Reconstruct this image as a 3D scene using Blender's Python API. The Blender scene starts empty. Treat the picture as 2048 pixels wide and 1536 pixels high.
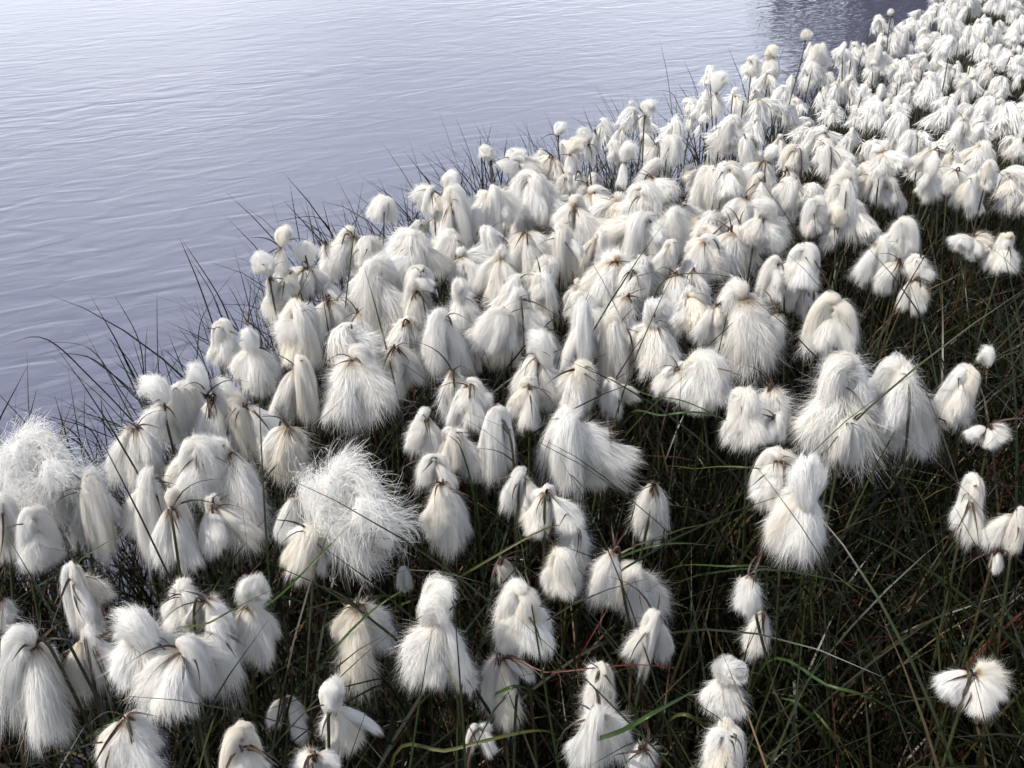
import bpy, math
import numpy as np
from mathutils import Vector, Matrix, Euler

R = math.radians
rng = np.random.default_rng(7)
scene = bpy.context.scene
col = scene.collection

# ---------------------------------------------------------------- camera
CZ, PITCH, FPX = 0.75, 29.0, 2100.0          # height, degrees down, focal length in 2048-wide pixels
cam = bpy.data.cameras.new('camera')
cam.sensor_width = 36.0
cam.lens = 36.0 * FPX / 2048.0
cam.clip_start, cam.clip_end = 0.02, 2000.0
cam_ob = bpy.data.objects.new('camera', cam)
cam_ob.location = (0, 0, CZ)
cam_ob.rotation_euler = (R(90 - PITCH), 0, 0)
col.objects.link(cam_ob)
scene.camera = cam_ob

# ---------------------------------------------------------------- sky, sun, exposure
SUN_AZ, SUN_EL = -98.0, 52.0                 # azimuth from +Y towards +X
world = bpy.data.worlds.new('World')
scene.world = world
world.use_nodes = True
wn, wl = world.node_tree.nodes, world.node_tree.links
sky = wn.new('ShaderNodeTexSky')
sky.sky_type = 'NISHITA'
sky.sun_disc = False
sky.sun_elevation = R(SUN_EL)
sky.sun_rotation = R(SUN_AZ)
sky.air_density = 1.0
sky.dust_density = 2.0
sky.ozone_density = 1.2
# thin high cloud: a pale veil, thicker towards the horizon as any level layer is
geo = wn.new('ShaderNodeTexCoord')
sep = wn.new('ShaderNodeSeparateXYZ'); wl.new(geo.outputs['Generated'], sep.inputs[0])
thick = wn.new('ShaderNodeMapRange'); thick.inputs[1].default_value = 0.0; thick.inputs[2].default_value = 0.80
thick.inputs[3].default_value = 1.0; thick.inputs[4].default_value = 0.06
wl.new(sep.outputs[2], thick.inputs[0])
cn = wn.new('ShaderNodeTexNoise'); cn.inputs['Scale'].default_value = 3.0; cn.inputs['Detail'].default_value = 6.0
wl.new(geo.outputs['Generated'], cn.inputs['Vector'])
cr = wn.new('ShaderNodeMapRange'); cr.inputs[1].default_value = 0.3; cr.inputs[2].default_value = 0.7; cr.inputs[3].default_value = 0.7; cr.inputs[4].default_value = 1.1
wl.new(cn.outputs[0], cr.inputs[0])
cm = wn.new('ShaderNodeMath'); cm.operation = 'MULTIPLY'; cm.use_clamp = True
wl.new(thick.outputs[0], cm.inputs[0]); wl.new(cr.outputs[0], cm.inputs[1])
cmix = wn.new('ShaderNodeMix'); cmix.data_type = 'RGBA'
wl.new(cm.outputs[0], cmix.inputs[0]); wl.new(sky.outputs[0], cmix.inputs[6])
cmix.inputs[7].default_value = (10.4, 10.9, 12.1, 1)
wl.new(cmix.outputs[2], wn['Background'].inputs[0])
wn['Background'].inputs[1].default_value = 0.15

sun = bpy.data.lights.new('sun', 'SUN')
sun.energy = 4.8
sun.angle = R(0.6)
sun.color = (1.0, 0.95, 0.875)
sun_ob = bpy.data.objects.new('sun', sun)
sd = Vector((math.sin(R(SUN_AZ)) * math.cos(R(SUN_EL)), math.cos(R(SUN_AZ)) * math.cos(R(SUN_EL)), math.sin(R(SUN_EL))))
sun_ob.rotation_euler = sd.to_track_quat('Z', 'Y').to_euler()
sun_ob.location = sd * 30
col.objects.link(sun_ob)

scene.view_settings.view_transform = 'Standard'
scene.view_settings.look = 'None'
scene.view_settings.gamma = 1.0
scene.view_settings.use_curve_mapping = False
scene.view_settings.exposure = 0.04

scene.cycles.max_bounces = 6
scene.cycles.diffuse_bounces = 2
scene.cycles.glossy_bounces = 2
scene.cycles.transmission_bounces = 3
scene.cycles.transparent_max_bounces = 2
scene.cycles.use_adaptive_sampling = True
scene.cycles.adaptive_threshold = 0.03

# ---------------------------------------------------------------- helpers
cp, sp = math.cos(R(PITCH)), math.sin(R(PITCH))
CF, CU, CR = np.array([0, cp, -sp]), np.array([0, sp, cp]), np.array([1.0, 0, 0])
CAM = np.array([0, 0, CZ])

def ray(x, y):
    return CF + CR * (x - 1024) / FPX - CU * (y - 768) / FPX
def at_z(x, y, z):                            # world point of a photo position on a level plane
    d = ray(x, y)
    t = (z - CZ) / d[2]
    return CAM + d * t, t
def at_t(x, y, t):
    return CAM + ray(x, y) * t
def project(p):
    d = np.asarray(p) - CAM
    t = d @ CF
    return 1024 + FPX * (d @ CR) / t, 768 - FPX * (d @ CU) / t, t

def tag(o, label=None, cat=None, group=None, kind=None):
    if label: o['label'] = label
    if cat: o['category'] = cat
    if group: o['group'] = group
    if kind: o['kind'] = kind
    return o

def mesh_from(name, verts, faces_list, mats, attrs=None, smooth=False, mat_idx=None):
    """faces_list: list of int arrays (n,k). Fast numpy mesh build."""
    me = bpy.data.meshes.new(name)
    verts = np.asarray(verts, dtype=np.float32)
    me.vertices.add(len(verts))
    me.vertices.foreach_set('co', verts.ravel())
    loops = np.concatenate([np.asarray(f, dtype=np.int32).ravel() for f in faces_list])
    tot = np.concatenate([np.full(len(f), np.asarray(f).shape[1], dtype=np.int32) for f in faces_list])
    start = np.concatenate([[0], np.cumsum(tot)[:-1]]).astype(np.int32)
    me.loops.add(len(loops))
    me.loops.foreach_set('vertex_index', loops)
    me.polygons.add(len(tot))
    me.polygons.foreach_set('loop_start', start)
    me.polygons.foreach_set('loop_total', tot)
    for m in mats: me.materials.append(m)
    if mat_idx is not None:
        me.polygons.foreach_set('material_index', np.asarray(mat_idx, dtype=np.int32))
    me.polygons.foreach_set('use_smooth', np.full(len(tot), smooth, dtype=bool))
    for k, v in (attrs or {}).items():
        v = np.asarray(v, dtype=np.float32)
        if v.ndim == 1:
            a = me.attributes.new(k, 'FLOAT', 'POINT'); a.data.foreach_set('value', v)
        else:
            a = me.attributes.new(k, 'FLOAT_COLOR', 'POINT')
            c = np.ones((len(v), 4), dtype=np.float32); c[:, :3] = v
            a.data.foreach_set('color', c.ravel())
    me.update(calc_edges=True)
    return me

def link(name, data, parent=None, loc=(0, 0, 0)):
    o = bpy.data.objects.new(name, data)
    col.objects.link(o)
    o.parent = parent
    o.location = loc
    return o

def ribbons(P, W, side):
    """P (n,k,3) centre lines, W (n,k) half widths, side (n,k,3) unit width directions -> verts, quads"""
    n, k, _ = P.shape
    V = np.stack([P - side * W[..., None], P + side * W[..., None]], axis=2).reshape(-1, 3)
    base = (np.arange(n)[:, None] * k + np.arange(k - 1)[None, :]) * 2
    q = np.stack([base, base + 1, base + 3, base + 2], axis=-1).reshape(-1, 4)
    return V, q

def unit(v):
    return v / np.maximum(np.linalg.norm(v, axis=-1, keepdims=True), 1e-9)

def tube(pts, rad, sides=6):
    pts = np.asarray(pts, float); k = len(pts)
    rad = np.broadcast_to(rad, (k,))
    T = unit(np.gradient(pts, axis=0))
    ref = np.array([0.3, 0.9, 0.1])
    A = unit(np.cross(T, ref)); B = np.cross(T, A)
    a = np.linspace(0, 2 * np.pi, sides, endpoint=False)
    V = pts[:, None] + rad[:, None, None] * (A[:, None] * np.cos(a)[None, :, None] + B[:, None] * np.sin(a)[None, :, None])
    i = np.arange(k - 1)[:, None] * sides; j = np.arange(sides)[None]; j2 = (j + 1) % sides
    q = np.stack([i + j, i + j2, i + sides + j2, i + sides + j], axis=-1).reshape(-1, 4)
    return V.reshape(-1, 3), q

def bez(pts, n):
    """Catmull-Rom through pts, n samples"""
    p = np.asarray(pts, float)
    p = np.vstack([2 * p[0] - p[1], p, 2 * p[-1] - p[-2]])
    u = np.linspace(0, len(p) - 3 - 1e-6, n)
    i = u.astype(int); f = (u - i)[:, None]
    a, b, c, d = p[i], p[i + 1], p[i + 2], p[i + 3]
    return .5 * (2 * b + (c - a) * f + (2 * a - 5 * b + 4 * c - d) * f ** 2 + (3 * b - a - 3 * c + d) * f ** 3)

# ---------------------------------------------------------------- materials
def new_mat(name):
    m = bpy.data.materials.new(name)
    m.use_nodes = True
    nt = m.node_tree
    return m, nt.nodes, nt.links, nt.nodes['Principled BSDF']

def ramp(nodes, stops):
    r = nodes.new('ShaderNodeValToRGB')
    while len(r.color_ramp.elements) < len(stops): r.color_ramp.elements.new(0.5)
    for e, (p, c) in zip(r.color_ramp.elements, stops):
        e.position = p; e.color = (*c, 1)
    return r

def mat_fluff():
    m, n, l, b = new_mat('cotton_fluff')
    n.remove(b)
    at = n.new('ShaderNodeAttribute'); at.attribute_name = 'tint'
    rp = ramp(n, [(0.0, (0.46, 0.36, 0.27)), (0.03, (0.82, 0.765, 0.68)), (0.10, (0.915, 0.89, 0.84)), (0.36, (0.945, 0.94, 0.92))])
    l.new(at.outputs['Fac'], rp.inputs[0])
    oi = n.new('ShaderNodeObjectInfo')
    tone = ramp(n, [(0.0, (0.99, 0.945, 0.86)), (0.22, (1.0, 0.98, 0.945)), (1.0, (0.995, 0.99, 0.98))])
    l.new(oi.outputs['Random'], tone.inputs[0])
    mx = n.new('ShaderNodeMix'); mx.data_type = 'RGBA'; mx.blend_type = 'MULTIPLY'; mx.inputs[0].default_value = 1.0
    l.new(rp.outputs[0], mx.inputs[6]); l.new(tone.outputs[0], mx.inputs[7])
    d = n.new('ShaderNodeBsdfDiffuse'); t = n.new('ShaderNodeBsdfTranslucent'); s = n.new('ShaderNodeMixShader')
    s.inputs[0].default_value = 0.46
    l.new(mx.outputs[2], d.inputs[0]); l.new(mx.outputs[2], t.inputs[0])
    l.new(d.outputs[0], s.inputs[1]); l.new(t.outputs[0], s.inputs[2])
    l.new(s.outputs[0], n['Material Output'].inputs[0])
    return m

def mat_attr(name, rough=0.5, trans=0.0, spec=0.5):
    m, n, l, b = new_mat(name)
    at = n.new('ShaderNodeAttribute'); at.attribute_name = 'col'
    nz = n.new('ShaderNodeTexNoise'); nz.inputs['Scale'].default_value = 160
    hs = n.new('ShaderNodeHueSaturation')
    mr = n.new('ShaderNodeMapRange'); mr.inputs[3].default_value = 0.65; mr.inputs[4].default_value = 1.35
    l.new(nz.outputs[0], mr.inputs[0]); l.new(mr.outputs[0], hs.inputs['Value'])
    l.new(at.outputs['Color'], hs.inputs['Color'])
    l.new(hs.outputs[0], b.inputs['Base Color'])
    b.inputs['Roughness'].default_value = rough
    b.inputs['Specular IOR Level'].default_value = spec
    if trans:
        t = n.new('ShaderNodeBsdfTranslucent'); s = n.new('ShaderNodeMixShader'); s.inputs[0].default_value = trans
        l.new(hs.outputs[0], t.inputs[0]); l.new(b.outputs[0], s.inputs[1]); l.new(t.outputs[0], s.inputs[2])
        l.new(s.outputs[0], n['Material Output'].inputs[0])
    return m

def mat_water():
    m, n, l, b = new_mat('lake_water')
    b.inputs['Base Color'].default_value = (0.090, 0.093, 0.136, 1)
    b.inputs['Roughness'].default_value = 0.04
    b.inputs['IOR'].default_value = 1.7
    tc = n.new('ShaderNodeTexCoord')
    def layer(ang, sx, sy, detail, rough, dist):
        mp = n.new('ShaderNodeMapping')
        mp.vector_type = 'TEXTURE'
        mp.inputs['Rotation'].default_value = (0, 0, R(ang))
        mp.inputs['Scale'].default_value = (sx, sy, 1)
        l.new(tc.outputs['Object'], mp.inputs[0])
        nz = n.new('ShaderNodeTexNoise')
        nz.inputs['Scale'].default_value = 1.0
        nz.inputs['Detail'].default_value = detail
        nz.inputs['Roughness'].default_value = rough
        nz.inputs['Distortion'].default_value = dist
        l.new(mp.outputs[0], nz.inputs['Vector'])
        return nz.outputs[0]
    a = layer(28, 0.15, 0.068, 1.5, 0.45, 0.9)
    c = layer(24, 0.075, 0.032, 2.0, 0.5, 0.8)
    e = layer(30, 1.6, 1.0, 2.0, 0.5, 0.3)      # patches where the breeze roughens the water
    pr = n.new('ShaderNodeMapRange'); pr.inputs[1].default_value = 0.40; pr.inputs[2].default_value = 0.66
    l.new(e, pr.inputs[0])
    mu = n.new('ShaderNodeMath'); mu.operation = 'MULTIPLY'; l.new(c, mu.inputs[0]); l.new(pr.outputs[0], mu.inputs[1])
    m1 = n.new('ShaderNodeMath'); m1.operation = 'MULTIPLY_ADD'; m1.inputs[1].default_value = 0.35
    pa = n.new('ShaderNodeMapRange'); pa.inputs[1].default_value = 0.34; pa.inputs[2].default_value = 0.66
    pa.inputs[3].default_value = 0.30; pa.inputs[4].default_value = 1.0
    l.new(layer(40, 2.6, 1.1, 2.0, 0.5, 0.5), pa.inputs[0])
    ma = n.new('ShaderNodeMath'); ma.operation = 'MULTIPLY'; l.new(a, ma.inputs[0]); l.new(pa.outputs[0], ma.inputs[1])
    l.new(mu.outputs[0], m1.inputs[0]); l.new(ma.outputs[0], m1.inputs[2])
    bp = n.new('ShaderNodeBump'); bp.inputs['Strength'].default_value = 1.0; bp.inputs['Distance'].default_value = 0.0046
    l.new(m1.outputs[0], bp.inputs['Height'])
    l.new(bp.outputs[0], b.inputs['Normal'])
    return m

def mat_peat():
    m, n, l, b = new_mat('peat_ground')
    tc = n.new('ShaderNodeTexCoord')
    nz = n.new('ShaderNodeTexNoise'); nz.inputs['Scale'].default_value = 14; nz.inputs['Detail'].default_value = 8
    l.new(tc.outputs['Object'], nz.inputs['Vector'])
    rp = ramp(n, [(0.3, (0.010, 0.008, 0.005)), (0.55, (0.022, 0.020, 0.009)), (0.75, (0.035, 0.040, 0.015))])
    l.new(nz.outputs[0], rp.inputs[0]); l.new(rp.outputs[0], b.inputs['Base Color'])
    bp = n.new('ShaderNodeBump'); bp.inputs['Distance'].default_value = 0.02
    l.new(nz.outputs[0], bp.inputs['Height']); l.new(bp.outputs[0], b.inputs['Normal'])
    b.inputs['Roughness'].default_value = 0.95
    return m

M_FLUFF = mat_fluff()
M_GRASS = mat_attr('grass_blades', 0.36, 0.15, 0.20)
M_STEM = mat_attr('stem_skin', 0.45)
M_HUSK = mat_attr('husk_and_bract', 0.55, 0.15)
M_WATER = mat_water()
M_PEAT = mat_peat()
M_LEAF = mat_attr('willow_leaves', 0.5, 0.2)

# ---------------------------------------------------------------- shore line, ground and water
HZ = 0.33                                     # usual height of the seed heads
edge_px = [(-60, 1120), (0, 930), (130, 880), (230, 850), (300, 775), (420, 655), (520, 510), (640, 470), (740, 415), (880, 350),
           (1000, 292), (1120, 255), (1280, 212), (1420, 165), (1500, 118), (1640, 78), (1780, 40), (1870, -5), (1930, -60)]
edge = np.array([at_z(x, y, .13 if x < 100 else (.17 if x < 350 else .22))[0][:2] for x, y in edge_px])
e0, e1 = edge[0], edge[-1]
shore_x = np.concatenate([[e0[0] - 400, e0[0] - 20, e0[0] - .6], edge[:, 0], [e1[0] + .35, e1[0] + .7, e1[0] + 4, e1[0] + 60, e1[0] + 500]])
shore_y = np.concatenate([[e0[1] - 300, e0[1] - 14, e0[1] - .35], edge[:, 1], [e1[1] + 1.8, e1[1] + 4.5, e1[1] + 10, e1[1] + 50, e1[1] + 260]])
def shore_d(x, y):                            # metres inland (negative in the water)
    ys = np.interp(x, shore_x, shore_y)
    sl = np.interp(x, .5 * (shore_x[1:] + shore_x[:-1]), np.diff(shore_y) / np.diff(shore_x))
    return (ys - y) / np.sqrt(1 + sl ** 2)

_g = np.random.default_rng(3)
_ph = _g.uniform(0, 6.28, (10, 2)); _fr = _g.uniform(2, 14, (10, 2)) * _g.choice([-1, 1], (10, 2))
def lump(x, y):
    s = 0
    for (p, q), (a, b) in zip(_ph, _fr): s = s + np.sin(a * x + b * y + p) * np.cos(b * .7 * x - a * .6 * y + q)
    return s / 10
def ground_z(x, y):
    d = shore_d(x, y) + 0.03 * lump(x * 2, y * 2)
    f = np.clip((d + 0.06) / 0.14, 0, 1); f = f * f * (3 - 2 * f)
    far = np.clip(d - 1.2, 0, None)
    return -0.16 + f * (0.185 + 0.02 * lump(x, y)) + 0.05 * np.minimum(far, 30) + 0.25 * np.clip(d + 0.06, -0.6, 0)

def build_ground():
    u = np.linspace(-1, 1, 240)
    xs = 0.4 + np.sinh(u * 6.4) / np.sinh(6.4) * 420
    ys = 1.5 + np.sinh(u * 6.4) / np.sinh(6.4) * 420
    X, Y = np.meshgrid(xs, ys, indexing='ij')
    V = np.stack([X, Y, ground_z(X, Y)], -1).reshape(-1, 3)
    n = len(u); i = np.arange(n - 1)[:, None] * n + np.arange(n - 1)[None]
    q = np.stack([i, i + n, i + n + 1, i + 1], -1).reshape(-1, 4)
    o = link('ground', mesh_from('ground', V, [q], [M_PEAT], smooth=True))
    tag(o, 'dark wet peat bank under the grass beside the lake', kind='structure')
    s = 420
    wv = [(-s, -s, 0), (s, -s, 0), (s, s, 0), (-s, s, 0)]
    o = link('water', mesh_from('water', wv, [np.array([[0, 1, 2, 3]])], [M_WATER]))
    tag(o, 'pale lavender lake water with small wind ripples', kind='structure')
build_ground()

# ---------------------------------------------------------------- tassels (shared meshes)
def tassel_mesh(name, kind, seed, nf, wid, k=5):
    g = np.random.default_rng(seed)
    ts = np.linspace(0, 1.4, 71)
    messy = (.7, 1.2, 1.8, 1.0, 2.6, 1.5)[seed % 6]
    if kind in ('drop', 'slim'):
        b1, b2 = g.uniform(-.14, .14, 2)
        ax = np.stack([b1 * np.sin(ts * 2.2) + .05 * ts, b2 * np.sin(ts * 2.0), -ts], -1)
        prof = np.interp(ts, [0, .05, .14, .3, .55, .8, 1.0, 1.15, 1.4], [.02, .065, .11, .155, .20, .235, .25, .25, .24])
        if kind == 'slim': prof = np.interp(ts, [0, .05, .14, .3, .55, .8, 1.0, 1.15, 1.4], [.02, .06, .11, .155, .18, .18, .155, .12, .08])
        t1lo, t1hi = .34, 1.04
    elif kind == 'arch':                       # swells up and over from the tip, then falls
        a = g.uniform(.20, .30)
        ax = np.stack([a * np.sin(np.clip(ts * 2.0, 0, 1.57)) + .05 * ts, g.uniform(-.08, .08) * ts, .16 * np.sin(np.clip(ts * 3.6, 0, 3.14)) - 1.12 * np.clip(ts - .24, 0, 2) ** 1.2], -1)
        prof = np.interp(ts, [0, .05, .14, .3, .55, .8, 1.0, 1.15, 1.4], [.03, .085, .14, .18, .215, .235, .24, .235, .22])
        t1lo, t1hi = .34, 1.04
    else:                                      # puff: rises, rolls over and spreads
        lean = g.uniform(.35, .60)
        ax = np.stack([lean * ts ** 1.25, g.uniform(-.12, .12) * ts, .74 * np.sin(np.clip(ts * 1.55, 0, 2.4)) * (1 - .12 * ts)], -1)
        prof = np.interp(ts, [0, .06, .2, .45, .75, 1.0, 1.4], [.07, .17, .26, .32, .35, .36, .35])
        t1lo, t1hi = .36, 1.10
    T = unit(np.gradient(ax, axis=0))
    A = unit(np.cross(T, np.array([.31, .95, .04]))); B = np.cross(T, A)
    def along(arr, t):
        return np.stack([np.interp(t, ts, arr[:, c]) for c in range(3)], -1)
    l1, l2, l3 = g.uniform(0, 6.28, 3)
    def lumps(t, ph):                          # uneven body shared by hairs and inner mass
        return 1 + .15 * np.sin(2 * ph + l1 + 3 * t) + .11 * np.sin(3 * ph + l2 - 5 * t) + .07 * np.sin(5 * ph + 7 * t + l3)
    s = np.linspace(0, 1, k)[None] ** .9
    rho = np.sqrt(g.uniform(.36, 1.0, nf))
    phi = g.uniform(0, 2 * np.pi, nf)
    t0 = g.uniform(0, 1, nf) ** 1.1 * .72     # short overlapping hairs, their ends loose all over the tassel
    t1 = np.minimum(t0 + g.uniform(.22, .46, nf), t1hi + g.uniform(-.05, .10, nf))
    longer = g.random(nf) < .18
    t1[longer] = np.maximum(t0[longer] + .25, g.uniform(.78, t1hi + .08, longer.sum()))
    if kind == 'puff':                         # hairs spread from the middle like a brush, shorter towards the rim
        rho = np.sqrt(g.uniform(.04, 1.0, nf))
        dome = .58 + .50 * np.sqrt(1 - np.clip(rho, 0, .99) ** 2)
        t1 = np.maximum(t0 + .15, dome * np.where(g.random(nf) < .6, g.uniform(.86, 1.06, nf), g.uniform(.55, .95, nf)))
    nc = 110                                   # hair ends gather into small feathered points
    cphi = g.uniform(0, 2 * np.pi, nc); cend = g.uniform(np.quantile(t1, .05), t1.max(), nc)
    dist = np.abs(np.angle(np.exp(1j * (phi[:, None] - cphi[None])))) + 2.2 * np.abs(t1[:, None] - cend[None])
    cid = np.argmin(dist, axis=1)
    pull = g.uniform(.1, .9, nf) * (g.random(nf) < .6)
    dphi = np.angle(np.exp(1j * (cphi[cid] - phi)))
    t1 = t1 + (cend[cid] - t1) * pull * .7 + g.normal(0, .075 * messy, nc)[cid] + g.normal(0, .03, nf)
    clift = np.abs(g.normal(0, .022 * messy, nc))[cid]
    t = t0[:, None] + (t1 - t0)[:, None] * s
    ph = phi[:, None] + (dphi * pull + g.normal(0, .16 * messy, nf))[:, None] * s ** 1.3
    r = rho[:, None] * np.interp(t, ts, prof) * lumps(t, ph)
    lift = np.abs(g.normal(0, .034 * messy, nf)); fly = g.random(nf) < .08 * messy
    lift[fly] = g.uniform(.05, .24, fly.sum()) * (.6 + .4 * messy)
    r = r + (.6 * lift + clift)[:, None] * s ** 2.0
    P = along(ax, t.ravel()).reshape(nf, k, 3)
    Aw = along(A, t.ravel()).reshape(nf, k, 3); Bw = along(B, t.ravel()).reshape(nf, k, 3)
    rad = Aw * np.cos(ph)[..., None] + Bw * np.sin(ph)[..., None]
    P = P + rad * r[..., None]
    wob = np.cumsum(g.normal(0, .0065 * (.6 + .4 * messy), (nf, k, 3)), axis=1)
    wob[fly] *= 3.0
    P = P + wob * s[..., None]
    if kind == 'puff': P[..., 2] -= (.14 * s ** 2.5 * (r / .36))
    else: P[..., 2] -= .03 * s ** 3
    tang = unit(np.gradient(P, axis=1))
    circ = unit(np.cross(tang, rad))
    tw = g.normal(0, .40, nf)[:, None, None]
    side = unit(circ * np.cos(tw) + np.cross(tang, circ) * np.sin(tw))
    W = wid * .5 * g.uniform(.5, 1.3, nf)[:, None] * np.interp(s, [0, .2, .7, 1], [.5, 1, .8, .10])
    W[fly] *= .7
    V, q = ribbons(P, W, side)
    tint = np.repeat(np.clip(t + .25 * np.clip(r / .2 - .7, -.3, .4), 0, 1).ravel(), 2)
    if kind == 'puff': tint = np.clip(tint * .8 + .10, 0, 1)
    # soft inner body
    nr, na = 11, 18
    tc = np.linspace(0.015, .90, nr)
    an = np.linspace(0, 2 * np.pi, na, endpoint=False)
    rc = np.interp(tc, ts, prof) * .58 * np.interp(tc, [0, .6, .8, .9], [1, 1, .75, .2])
    if kind == 'puff': rc = np.interp(tc, ts, prof) * .66 * np.sqrt(np.clip(1 - (tc / .92) ** 3, .02, 1))
    cA, cB, cP = along(A, tc), along(B, tc), along(ax, tc)
    rr = rc[:, None] * lumps(tc[:, None], an[None]) * g.uniform(.95, 1.05, (nr, na))
    CV = cP[:, None] + rr[..., None] * (cA[:, None] * np.cos(an)[None, :, None] + cB[:, None] * np.sin(an)[None, :, None])
    o = len(V); i = np.arange(nr - 1)[:, None] * na + np.arange(na)[None]; i2 = np.arange(nr - 1)[:, None] * na + (np.arange(na)[None] + 1) % na
    cq = np.stack([i, i2, i2 + na, i + na], -1).reshape(-1, 4) + o
    cap = np.stack([np.full(na, o + nr * na), o + (nr - 1) * na + np.arange(na), o + (nr - 1) * na + (np.arange(na) + 1) % na, np.full(na, o + nr * na)], -1)[:, :3]
    V = np.vstack([V, CV.reshape(-1, 3), along(ax, np.array([.91]))])
    tint = np.concatenate([tint, np.repeat(np.clip(tc * 1.2 + .04, 0, .5), na), [.5]])
    return V, [q, cq, cap], tint

def wild_mesh(seed, nf=7500, wid=.0022, k=8):
    """a blown, tangled mass of loose hairs, about one unit across"""
    g = np.random.default_rng(seed)
    lob = np.array([[-.16, 0, .10], [.14, -.05, .06], [.02, .05, -.14], [.24, .0, -.16], [-.22, .03, -.10]]) + g.normal(0, .04, (5, 3))
    lr = np.array([.26, .25, .27, .20, .18]) * g.uniform(.85, 1.15, 5)
    li = g.choice(5, nf, p=[.25, .24, .25, .14, .12])
    d = unit(g.normal(0, 1, (nf, 3)))
    rr = g.uniform(.15, 1, nf) ** .5
    stray = g.random(nf) < .25
    rr[stray] *= g.uniform(1.0, 1.35, stray.sum())
    c = lob[li] + d * (rr * lr[li])[:, None] * np.array([1.05, .85, .85]) + [-.08, 0, .04]
    fr = g.uniform(3, 9, (6, 3)) * g.choice([-1, 1], (6, 3)); fp = g.uniform(0, 6.28, (6, 3)); fd = g.normal(0, 1, (6, 3))
    def field(p):
        v = np.tile(np.array([.60, -.1, -.50]), (len(p), 1))
        for a, b, e in zip(fr, fp, fd): v = v + np.sin(p @ a + b[0])[:, None] * e * .40
        return unit(v)
    L = g.uniform(.16, .50, nf); kick = g.normal(0, .50, (nf, 3)); turn = g.normal(0, .30, (nf, 3))
    P = np.zeros((nf, k, 3)); p = c.copy()
    for j in range(k):
        P[:, j] = p
        v = unit(field(p) + kick + turn * (j - k / 2) * .35)
        out = np.linalg.norm(p / np.array([.5, .42, .44]), axis=1, keepdims=True)
        v = unit(v - np.clip(out - 1.0, 0, .5) * 1.5 * unit(p))
        p = p + v * (L / (k - 1))[:, None]
    tg = unit(np.gradient(P, axis=1))
    side = unit(np.cross(tg, unit(P + g.normal(0, .35, (nf, 1, 3)))))
    W = wid * .5 * g.uniform(.5, 1.3, nf)[:, None] * np.interp(np.linspace(0, 1, k), [0, .2, .8, 1], [.3, 1, 1, .2])[None]
    V, q = ribbons(P, W, side)
    tint = np.repeat(np.clip(.45 + .5 * np.linalg.norm(P, axis=-1), 0, 1).ravel(), 2)
    Fs = [q]; na, nr = 16, 9                    # denser wool inside
    a = np.linspace(0, 2 * np.pi, na, endpoint=False)[None]; e = np.linspace(-1.5, 1.5, nr)[:, None]
    for c0, r0 in zip(lob, lr):
        rr = r0 * .60 * (1 + .13 * np.sin(3 * a + 9 * c0[0] * 9) * np.cos(e) + .10 * np.sin(5 * e + 2 * a))
        S = np.stack([rr * np.cos(e) * np.cos(a), rr * np.cos(e) * np.sin(a) * .9, rr * np.sin(e) * np.ones_like(a)], -1).reshape(-1, 3) + c0
        o = len(V); i = np.arange(nr - 1)[:, None] * na + np.arange(na)[None]; i2 = np.arange(nr - 1)[:, None] * na + (np.arange(na)[None] + 1) % na
        Fs.append(np.stack([i, i2, i2 + na, i + na], -1).reshape(-1, 4) + o)
        V = np.vstack([V, S]); tint = np.concatenate([tint, np.full(len(S), .42)])
    return V, Fs, tint

def seeds_mesh(seed, n=70):
    g = np.random.default_rng(seed)
    d = unit(g.normal(0, 1, (n, 3))); c = d * g.uniform(.75, 1.02, n)[:, None] * np.array([.46, .40, .40])
    t = unit(g.normal(0, 1, (n, 3))); a = unit(np.cross(t, d)); b = np.cross(t, a)
    L, w = .017, .0042
    V = np.stack([c - t * L, c + a * w, c + b * w, c - a * w, c - b * w, c + t * L], 1).reshape(-1, 3)
    f = np.array([[0, 2, 1], [0, 3, 2], [0, 4, 3], [0, 1, 4], [5, 1, 2], [5, 2, 3], [5, 3, 4], [5, 4, 1]])
    F = (np.arange(n)[:, None, None] * 6 + f[None]).reshape(-1, 3)
    return V, [F]

HI, LO = {}, {}
for kind, nv in (('drop', 6), ('slim', 3), ('arch', 5), ('puff', 5)):
    HI[kind], LO[kind] = [], []
    for v in range(nv):
        sd_ = hash_seed = 100 * (1 + ['drop', 'slim', 'arch', 'puff'].index(kind)) + v
        V, F, t = tassel_mesh(kind, kind, sd_, 4400, .0043, 4)
        HI[kind].append(mesh_from('tassel_' + kind, V, F, [M_FLUFF], {'tint': t}, smooth=True))
        V, F, t = tassel_mesh(kind, kind, sd_ + 50, 1100, .0095, 4)
        LO[kind].append(mesh_from('tassel_small_' + kind, V, F, [M_FLUFF], {'tint': t}, smooth=True))
WILD = []
for s_ in range(2):
    V, F, t = wild_mesh(900 + s_)
    WILD.append(mesh_from('tassel_wild', V, F, [M_FLUFF], {'tint': t}, smooth=True))
SEEDS = []
for s_ in range(2):
    V, F = seeds_mesh(950 + s_)
    SEEDS.append(mesh_from('seeds', V, F, [M_STEM], {'col': np.tile([.05, .025, .012], (len(V), 1))}))

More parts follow.
